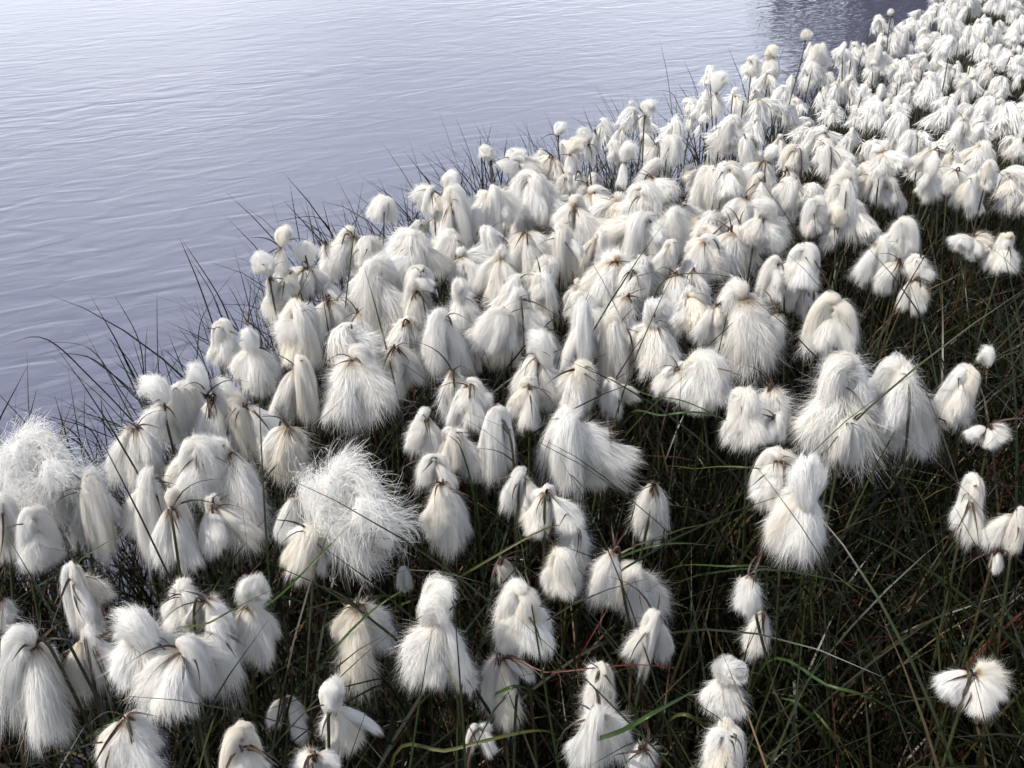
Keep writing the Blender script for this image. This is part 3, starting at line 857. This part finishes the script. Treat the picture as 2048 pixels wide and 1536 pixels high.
ZONES = [(1.25, '{} head crowded into the middle of the cottongrass mass', '{} heads in the middle of the mass'),
         (1.75, '{} head in the dense sweep where the mass narrows away', '{} heads in the receding sweep'),
         (99, 'small {} head in the far crowded sweep towards the dark reflection', '{} heads in the far sweep')]
for t, x, y, z in vis_mass[:IND]:
    kind, h, w = mass_dims(t, gm)
    lab, grp = next((a, b) for d, a, b in ZONES if t < d)
    top = y - .2 * h
    build_head(x, top, top + h, w, kind, gm.normal(0, .28) * h, z, lab.format(FORM[kind]), grp.format(FORM[kind]), gm, hi=False)

def far_mass(items, name):
    g = np.random.default_rng(31)
    LOW = {}
    for kind in ('drop', 'slim', 'arch', 'puff'):
        LOW[kind] = [tassel_mesh(kind, kind, 700 + 10 * len(LOW) + v, 84, .036, 3) for v in range(3)]
    Vs, Fs, Ts, Cs, Mi = [], [], [], [], []; o = 0
    for t, x, y, z in items:
        kind, h, w = mass_dims(t, g)
        if kind == 'w': kind = 'd'
        p, W, H, px = head_geometry(x, y - .2 * h, y + .8 * h, w, kind, z)
        for k, m in plan_head(p, W, H, kind, (g.normal(0, .28) * H, g.normal(0, .2) * H), g):
            V, F, ti = LOW[k][g.integers(3)]
            mm = np.array(m)
            Vs.append(V @ mm[:3, :3].T + mm[:3, 3]); Ts.append(ti); Cs.append(np.zeros((len(V), 3)))
            f = np.vstack(F[:2]) + o; Fs.append(f); Mi.append(np.zeros(len(f), int)); o += len(V)
        b = p + np.array([g.normal(0, .02), g.normal(-.01, .02), 0]); b[2] = max(float(ground_z(b[0], b[1])), -.05)
        V, q = tube(bez([b, .5 * (b + p) + g.normal(0, .008, 3), p], 6), .001, 4)
        Vs.append(V); Ts.append(np.zeros(len(V))); Cs.append(np.tile([.05, .05, .02], (len(V), 1))); Fs.append(q + o); Mi.append(np.ones(len(q), int)); o += len(V)
    ob = link(name, mesh_from(name, np.vstack(Vs), [np.vstack(Fs)], [M_FLUFF, M_STEM], {'tint': np.concatenate(Ts), 'col': np.vstack(Cs)}, smooth=True, mat_idx=np.concatenate(Mi)))
    tag(ob, 'far mass of small white cotton grass heads merging together up the bank', 'cotton grass', kind='stuff')
far_items = vis_mass[IND:] + rest
if far_items: far_mass(far_items, 'cotton_grass_mass')

# ---------------------------------------------------------------- grass
PAL = np.array([[.008, .013, .004], [.014, .020, .006], [.022, .023, .008], [.034, .025, .012], [.105, .075, .043], [.045, .014, .010]])
def grass_mesh(name, xy, hgt, azm, bend, wid, colr, g, k=6, z0=None):
    n = len(xy)
    z = ground_z(xy[:, 0], xy[:, 1]) if z0 is None else z0
    z = np.maximum(z, -.04)
    s = np.linspace(0, 1, k)[None]
    ang = bend[:, None] * s ** 1.4                        # angle from vertical along the blade
    st = np.sin(ang + g.normal(0, .12, n)[:, None]); ct = np.cos(ang)
    dl = hgt[:, None] / (k - 1)
    hx = np.concatenate([np.zeros((n, 1)), np.cumsum(st[:, 1:] * dl, 1)], 1)
    hz = np.concatenate([np.zeros((n, 1)), np.cumsum(ct[:, 1:] * dl, 1)], 1)
    sway = g.normal(0, .25, n)[:, None] * s ** 2 * hgt[:, None]
    ca, sa = np.cos(azm)[:, None], np.sin(azm)[:, None]
    P = np.stack([xy[:, :1] + hx * ca - sway * sa, xy[:, 1:] + hx * sa + sway * ca, z[:, None] + hz], -1)
    P[..., 2] = np.maximum(P[..., 2], z[:, None] + .004)
    tg = unit(np.gradient(P, axis=1))
    sd0 = np.stack([-np.sin(azm), np.cos(azm), np.zeros(n)], -1)[:, None]
    side = unit(sd0 - tg * np.sum(sd0 * tg, -1, keepdims=True))
    tw = g.normal(0, .5, n)[:, None, None]
    side = unit(side * np.cos(tw) + np.cross(tg, side) * np.sin(tw))
    W = wid[:, None] * .5 * np.interp(s, [0, .5, .85, 1], [.8, 1, .6, .05])
    V, q = ribbons(P, W, side)
    return mesh_from(name, V, [q], [M_GRASS], {'col': np.repeat(colr, 2 * k, axis=0)}, smooth=True)

def land_points(n, g, xr, yr, dmin, accept=None):
    out = np.zeros((0, 2))
    while len(out) < n:
        c = np.stack([g.uniform(*xr, n), g.uniform(*yr, n)], 1)
        c = c[shore_d(c[:, 0], c[:, 1]) + .02 * g.normal(size=n) > dmin]
        if accept is not None: c = c[accept(c, g)]
        out = np.vstack([out, c])
    return out[:n]

def colours(n, probs, g):
    c = PAL[g.choice(len(PAL), n, p=probs)]
    return c * g.uniform(.45, 1.2, n)[:, None]

g = np.random.default_rng(41)
# clumped positions: tussocks of sedge over the near bank
def tuft_pts(nt, per, spread, xr, yr, dmin):
    c = land_points(nt, g, xr, yr, dmin)
    return np.repeat(c, per, axis=0) + g.normal(0, spread, (nt * per, 2))
near = tuft_pts(1300, 14, .022, (-.75, 1.25), (.15, 1.75), .0)
n = len(near)
o = link('grass', grass_mesh('grass', near, g.uniform(.13, .30, n), g.uniform(0, 6.283, n), np.abs(g.normal(.75, .5, n)), g.uniform(.0012, .0028, n),
                             colours(n, [.30, .27, .17, .12, .09, .05], g), g, 7))
tag(o, 'dark green sedge grass growing between the cotton grass stems', 'grass', kind='stuff')
tall = tuft_pts(260, 3, .03, (-.6, 1.1), (.15, .9), .30)
n = len(tall)
o = link('tall_grass', grass_mesh('tall_grass', tall, g.uniform(.30, .44, n), g.uniform(0, 6.283, n), np.abs(g.normal(1.15, .35, n)), g.uniform(.0014, .0028, n),
                                  colours(n, [.24, .33, .26, .09, .01, .07], g) * 1.5, g, 12))
tag(o, 'taller thin sedge blades arching over the foreground grass', 'grass', kind='stuff')
dead = tuft_pts(900, 10, .03, (-.7, 1.25), (.15, 1.6), .0)
n = len(dead)
o = link('dead_grass', grass_mesh('dead_grass', dead, g.uniform(.08, .20, n), g.normal(2.4, 1.1, n), np.abs(g.normal(1.25, .35, n)), g.uniform(.0010, .0022, n),
                                  colours(n, [.05, .05, .13, .30, .34, .13], g), g, 6))
tag(o, 'matted straw coloured dead grass low under the green sedge', 'grass', kind='stuff')
litter = np.stack([g.uniform(.18, .95, 9000), g.uniform(.25, 1.15, 9000)], 1)
litter = litter[g.random(9000) < np.clip((litter[:, 0] - .15) * 2.2, .1, 1)]
n = len(litter)
o = link('straw_litter', grass_mesh('straw_litter', litter, g.uniform(.07, .17, n), g.normal(-.6, .7, n), np.abs(g.normal(1.0, .35, n)), g.uniform(.0010, .0022, n),
                                    colours(n, [.10, .08, .14, .34, .24, .10], g), g, 6))
tag(o, 'brown leaning dead sedge thatch on the right of the bank', 'grass', kind='stuff')
farp = tuft_pts(1500, 8, .03, (-.3, 3.2), (1.5, 4.6), .09)
n = len(farp)
o = link('far_grass', grass_mesh('far_grass', farp, g.uniform(.12, .28, n), g.uniform(0, 6.283, n), np.abs(g.normal(.7, .45, n)), g.uniform(.0016, .0032, n),
                                 colours(n, [.30, .27, .18, .12, .09, .04], g), g, 5))
tag(o, 'dark grass between the far cotton grass heads', 'grass', kind='stuff')

# ---------------------------------------------------------------- single long blades that stand out
def blade_mesh(P, wid, c0, c1, up=None):
    k = len(P); tg = unit(np.gradient(P, axis=0))
    view = unit(np.array([0, 0, 1.0]) * .5 - CF * .8)
    side = unit(np.cross(tg, view)); nrm = np.cross(side, tg)
    u = np.linspace(0, 1, k)
    w = wid * .5 * np.interp(u, [0, .12, .6, .9, 1], [.75, 1, .95, .5, .04])
    V = np.stack([P - side * w[:, None], P - nrm * w[:, None] * .45, P + side * w[:, None]], 1).reshape(-1, 3)
    b = np.arange(k - 1)[:, None] * 3
    q = np.concatenate([np.concatenate([b, b + 1, b + 4, b + 3], 1), np.concatenate([b + 1, b + 2, b + 5, b + 4], 1)])
    c = np.asarray(c0) + (np.asarray(c1) - np.asarray(c0)) * u[:, None] ** 2
    return mesh_from('blade', V, [q], [M_GRASS], {'col': np.repeat(c, 3, 0)}, smooth=True)

GREEN, OLIVE, RED, STRAW = (.034, .062, .017), (.062, .068, .020), (.085, .020, .015), (.20, .145, .085)
# photo points from root end to tip, height at start / middle / end, width in mm, colour, label
LONG = [
 ([(440, 1290), (560, 1190), (700, 1050)], (.18, .30, .34), 2.6, GREEN, 'thick straight green blade slanting under the great wild tangle'),
 ([(20, 1215), (130, 1140), (235, 1070)], (.12, .27, .30), 2.2, GREEN, 'green blade slanting up beside the crisp shell-shaped head'),
 ([(690, 1268), (875, 1178), (1085, 1060), (1160, 1056)], (.14, .32, .30), 2.3, OLIVE, 'long olive blade arching over the penguin-shaped head'),
 ([(1090, 1200), (1225, 1122), (1330, 1088), (1440, 1092)], (.16, .33, .28), 2.2, GREEN, 'long green blade arching over the slim silky tassel'),
 ([(880, 1560), (960, 1420), (1015, 1377), (1060, 1380), (1085, 1420)], (.10, .30, .24), 3.0, GREEN, 'stout blade curving over like a cane near the bottom centre'),
 ([(1130, 1536), (1258, 1454), (1400, 1375)], (.20, .36, .36), 3.4, GREEN, 'stout blade crossing the big soft bell at the bottom edge'),
 ([(967, 1240), (955, 1040), (925, 905), (895, 868)], (.12, .36, .36), 2.0, GREEN, 'upright green blade curving past the symmetrical bell'),
 ([(928, 1560), (915, 1400), (880, 1310)], (.12, .30, .30), 1.6, OLIVE, 'thin upright blade rising in the bottom centre grass'),
 ([(980, 1352), (1100, 1345), (1258, 1330), (1370, 1336)], (.26, .31, .30), 1.2, RED, 'long thin red stem lying level beneath the silky pointed tassel'),
 ([(1100, 1400), (1160, 1310), (1225, 1200)], (.14, .29, .33), 1.4, RED, 'thin red stem slanting up beside the silky pointed tassel'),
 ([(1235, 868), (1330, 830), (1433, 832), (1540, 895)], (.26, .345, .26), 2.4, GREEN, 'green blade arched before the layered red-stemmed head'),
 ([(1220, 815), (1320, 795), (1400, 815), (1450, 850)], (.24, .335, .30), 2.0, GREEN, 'short green blade arched below the frizzy hooked head'),
 ([(1300, 962), (1400, 937), (1485, 934), (1575, 946)], (.20, .33, .30), 2.0, OLIVE, 'pale olive blade bowed over the left-swept plume'),
 ([(1515, 1345), (1662, 1373), (1767, 1408), (1875, 1490)], (.24, .31, .18), 2.4, GREEN, 'dark green blade arching down towards the fan-shaped corner head'),
 ([(1310, 1165), (1470, 1132), (1600, 1142)], (.20, .30, .24), 1.8, GREEN, 'nearly level green blade above the egg-shaped tassel'),
 ([(1810, 1258), (1730, 1195), (1655, 1138)], (.20, .28, .30), 1.6, OLIVE, 'straight yellow-green blade in the dark grass right of the egg-shaped tassel'),
 ([(1585, 1395), (1650, 1300), (1712, 1222)], (.12, .26, .31), 1.8, GREEN, 'green blade slanting up in the middle of the dark right-hand grass'),
 ([(1440, 1500), (1400, 1445), (1355, 1430), (1310, 1470)], (.20, .29, .22), 3.2, OLIVE, 'broad bent blade between the bottom bell and the orange-stalked head'),
 ([(1665, 1560), (1645, 1470), (1600, 1410), (1560, 1395)], (.16, .28, .27), 3.2, GREEN, 'broad blade bending left at the bottom, right of the orange-stalked head'),
 ([(1690, 1560), (1670, 1480), (1625, 1418)], (.16, .28, .30), 3.0, OLIVE, 'second broad blade bending left beside the first at the bottom'),
 ([(1600, 1510), (1568, 1420), (1540, 1368)], (.16, .28, .32), 1.8, STRAW, 'pale straw stalk rising beside the wind-burst puff'),
 ([(1500, 1536), (1540, 1470), (1562, 1420)], (.14, .24, .29), 1.2, STRAW, 'thin straw stalk crossing the pale one by the wind-burst puff'),
 ([(1990, 640), (1930, 590), (1945, 540)], (.20, .26, .30), 1.2, STRAW, 'thin straw stalk curling below the bowl-shaped head'),
 ([(1790, 760), (1850, 690), (1880, 640)], (.20, .27, .30), 1.2, STRAW, 'thin straw stalk behind the large wind-blown head'),
 ([(1235, 700), (1290, 640), (1330, 560), (1420, 548), (1520, 570)], (.22, .345, .30), 2.0, GREEN, 'slender green blade arched at the right edge of the mass'),
 ([(1380, 640), (1330, 555), (1290, 548), (1230, 575)], (.22, .345, .32), 1.8, OLIVE, 'olive blade bent back over the edge of the mass'),
 ([(560, 1440), (640, 1330), (740, 1225), (830, 1165)], (.16, .29, .31), 2.4, GREEN, 'green blade slanting across the dim broad head'),
 ([(330, 1310), (430, 1240), (560, 1170)], (.24, .35, .30), 1.8, OLIVE, 'olive blade crossing above the maroon hooked stem'),
 ([(130, 1536), (260, 1420), (360, 1370)], (.14, .26, .28), 2.2, GREEN, 'green blade rising across the grass below the cream-centred ball'),
 ([(780, 1536), (900, 1500), (1060, 1462), (1120, 1470)], (.24, .30, .27), 2.6, OLIVE, 'long low blade along the bottom edge left of the big soft bell'),
 ([(1850, 1290), (1880, 1180), (1915, 1060)], (.10, .24, .31), 2.0, GREEN, 'upright green blade below the folded brush head'),
 ([(1990, 1000), (1960, 940), (1970, 880)], (.14, .25, .30), 1.8, GREEN, 'green blade standing by the flat umbrella-shaped head'),
]
for px, zz, wmm, c, label in LONG:
    u = np.linspace(0, 1, len(px)); zs = np.interp(u, [0, .5, 1], zz)
    ctrl = [at_z(x, y, z)[0] for (x, y), z in zip(px, zs)]
    d = np.array(ctrl[0]) - np.array(ctrl[1]); d[2] = 0
    b = np.array(ctrl[0]) + d * .35; b[2] = max(float(ground_z(b[0], b[1])), -.03) - .004
    P = bez([b] + ctrl, 26)
    me = blade_mesh(P - b, wmm * .0008, np.array(c) * .8, np.array(c) * 1.2)
    o = link('sedge_leaf', me, None, b)
    tag(o, label, 'grass blade', 'long blades standing out of the grass')

# tufts of sedge standing in the shallows: root point, then tips (photo x, y, sag)
TUFTS = [
 ((470, 800), [(358, 474, .16), (380, 516, .10), (362, 476, .02), (415, 700, .06), (480, 530, .05), (503, 548, -.04), (425, 592, .10), (530, 545, -.08), (388, 590, .05), (545, 600, -.1), (372, 648, .14), (455, 640, .03)],
  'tall dark sedge tuft with a broken tip leaning over the lake'),
 ((330, 860), [(75, 684, .16), (0, 693, .20), (228, 588, .14), (206, 666, .12), (295, 651, .06), (262, 668, .05), (225, 720, .14), (110, 705, .12), (240, 700, .10), (330, 690, .02), (315, 745, -.05), (350, 735, .02)],
  'wide sedge tuft spreading long arched blades over the water at left'),
 ((235, 985), [(32, 815, .10), (150, 840, .05), (85, 870, .16), (158, 800, .12), (170, 774, .08), (205, 780, .04), (120, 830, .16), (215, 830, -.02), (60, 850, .14), (180, 870, .03)],
  'low sedge tuft between the piled cluster and the wispy left tangle'),
 ((690, 560), [(566, 400, .06), (645, 401, .02), (578, 426, .10), (540, 444, .14), (660, 440, 0)],
  'thin sedge tuft with crossing blades left of the forked-tip head'),
 ((960, 400), [(842, 307, .10), (985, 242, .02), (1060, 285, -.05), (848, 345, .04), (1050, 279, -.04)],
  'sparse sedge blades rising from the shoreline crest'),
 ((1250, 330), [(1165, 212, .06), (1192, 170, .02), (1230, 212, .03), (1242, 215, 0), (1138, 235, .08), (1218, 190, .04), (1100, 290, .06), (1200, 255, .05)],
  'slender sedge tuft leaning to the lake near the small lifted puff'),
 ((1400, 240), [(1355, 165, .04), (1380, 180, .02), (1335, 185, .06), (1300, 180, .06)],
  'small faint sedge tuft on the upper shoreline'),
 ((90, 1110), [(20, 1000, .05), (115, 990, 0), (60, 960, .06), (150, 960, -.03), (5, 1040, .1), (130, 1040, -.02)],
  'short sedge tuft in the water under the wispy left tangle'),
]
gt = np.random.default_rng(61)
for (bx, by), tips, label in TUFTS:
    b0, t0 = at_z(bx, by, .0)
    root = bpy.data.objects.new('sedge_tuft', None); root.location = b0; root.empty_display_size = .03; col.objects.link(root)
    tag(root, label, 'sedge', 'sedge tufts along the water\'s edge')
    for tx, ty, sag in tips:
        tip = at_t(tx, ty, t0 * gt.uniform(.90, 1.02))
        b = b0 + np.array([gt.normal(0, .025), gt.normal(0, .018), -.02])
        L = np.linalg.norm(tip - b)
        mid = .5 * (b + tip) + np.array([0, 0, (.12 + sag) * L]) + gt.normal(0, .01, 3)
        P = bez([b, .5 * (b + mid) + np.array([0, 0, .04 * L]), mid, tip], 18)
        link('blade', blade_mesh(P - b0, gt.uniform(.0014, .0021) * (1 if by > 600 else 1.1), np.array([.012, .022, .010]), np.array([.03, .035, .018])), root)
    for i in range(4):
        b = b0 + np.array([gt.normal(0, .03), gt.normal(0, .02), -.02])
        a = gt.uniform(0, 6.28); L = gt.uniform(.10, .22)
        tip = b + np.array([math.cos(a) * L * .6, math.sin(a) * L * .5, L])
        P = bez([b, .5 * (b + tip) + np.array([0, 0, .1 * L]), tip], 12)
        link('blade', blade_mesh(P - b0, gt.uniform(.0012, .0018), np.array([.012, .022, .010]), np.array([.03, .035, .018])), root)


# ---------------------------------------------------------------- trees farther up the bank, mirrored in the lake
def spruce(x, y, h, rad, seed, label):
    g = np.random.default_rng(seed)
    z = float(ground_z(np.array(x), np.array(y)))
    root = bpy.data.objects.new('spruce_tree', None); root.location = (x, y, z); root.empty_display_size = .3; col.objects.link(root)
    tag(root, label, 'tree', 'spruce trees up the bank')
    Vs, Fs, o = [], [], 0
    V, q = tube(bez([(0, 0, -.1), (.02, 0, h * .5), (0, .02, h)], 12), np.linspace(.10, .012, 12), 8); Vs.append(V); Fs.append(q); o += len(V)
    C, D = [], []
    for i in range(150):
        zb = h * (.02 + .95 * (i / 150) ** 1.15); L = rad * (1 - zb / h) ** .75 * g.uniform(.75, 1.15) + .08
        a = i * 2.4 + g.uniform(-.3, .3); d = np.array([math.cos(a), math.sin(a), 0])
        P = bez([np.array([0, 0, zb]), d * L * .5 + [0, 0, zb - .02 * L], d * L + [0, 0, zb - .22 * L]], 7)
        V, q = tube(P, np.linspace(.016, .004, 7), 5); Vs.append(V); Fs.append(q + o); o += len(V)
        m = int(60 + 100 * L); u = g.uniform(.05, 1, m) ** .7
        c = np.stack([np.interp(u, np.linspace(0, 1, 7), P[:, k]) for k in range(3)], -1) + g.normal(0, .05, (m, 3)) * [1.2, 1.2, .8]
        C.append(c); D.append(unit(d * .7 + g.normal(0, .6, (m, 3)) + [0, 0, -.35]))
    link('trunk', mesh_from('trunk', np.vstack(Vs), [np.vstack(Fs)], [M_STEM], {'col': np.tile([.04, .030, .022], (o, 1))}, smooth=True), root)
    C, D = np.vstack(C), np.vstack(D); n = len(C)
    sd = unit(np.cross(D, g.normal(0, 1, (n, 3)))); L = g.uniform(.09, .16, n)[:, None]
    V = np.stack([C, C + D * L * .5 + sd * L * .20, C + D * L, C + D * L * .5 - sd * L * .20], 1).reshape(-1, 3)
    cl = np.repeat(np.array([.016, .026, .014]) * g.uniform(.5, 1.5, (n, 1)), 4, 0)
    link('crown', mesh_from('crown', V, [np.arange(n * 4).reshape(-1, 4)], [M_LEAF], {'col': cl}), root)
spruce(3.15, 8.4, 6.5, 1.25, 5, 'dark spruce mirrored in the rippled water at the top right')
spruce(5.0, 8.9, 7.5, 1.6, 6, 'taller spruce farther round the bank behind the mirrored one')
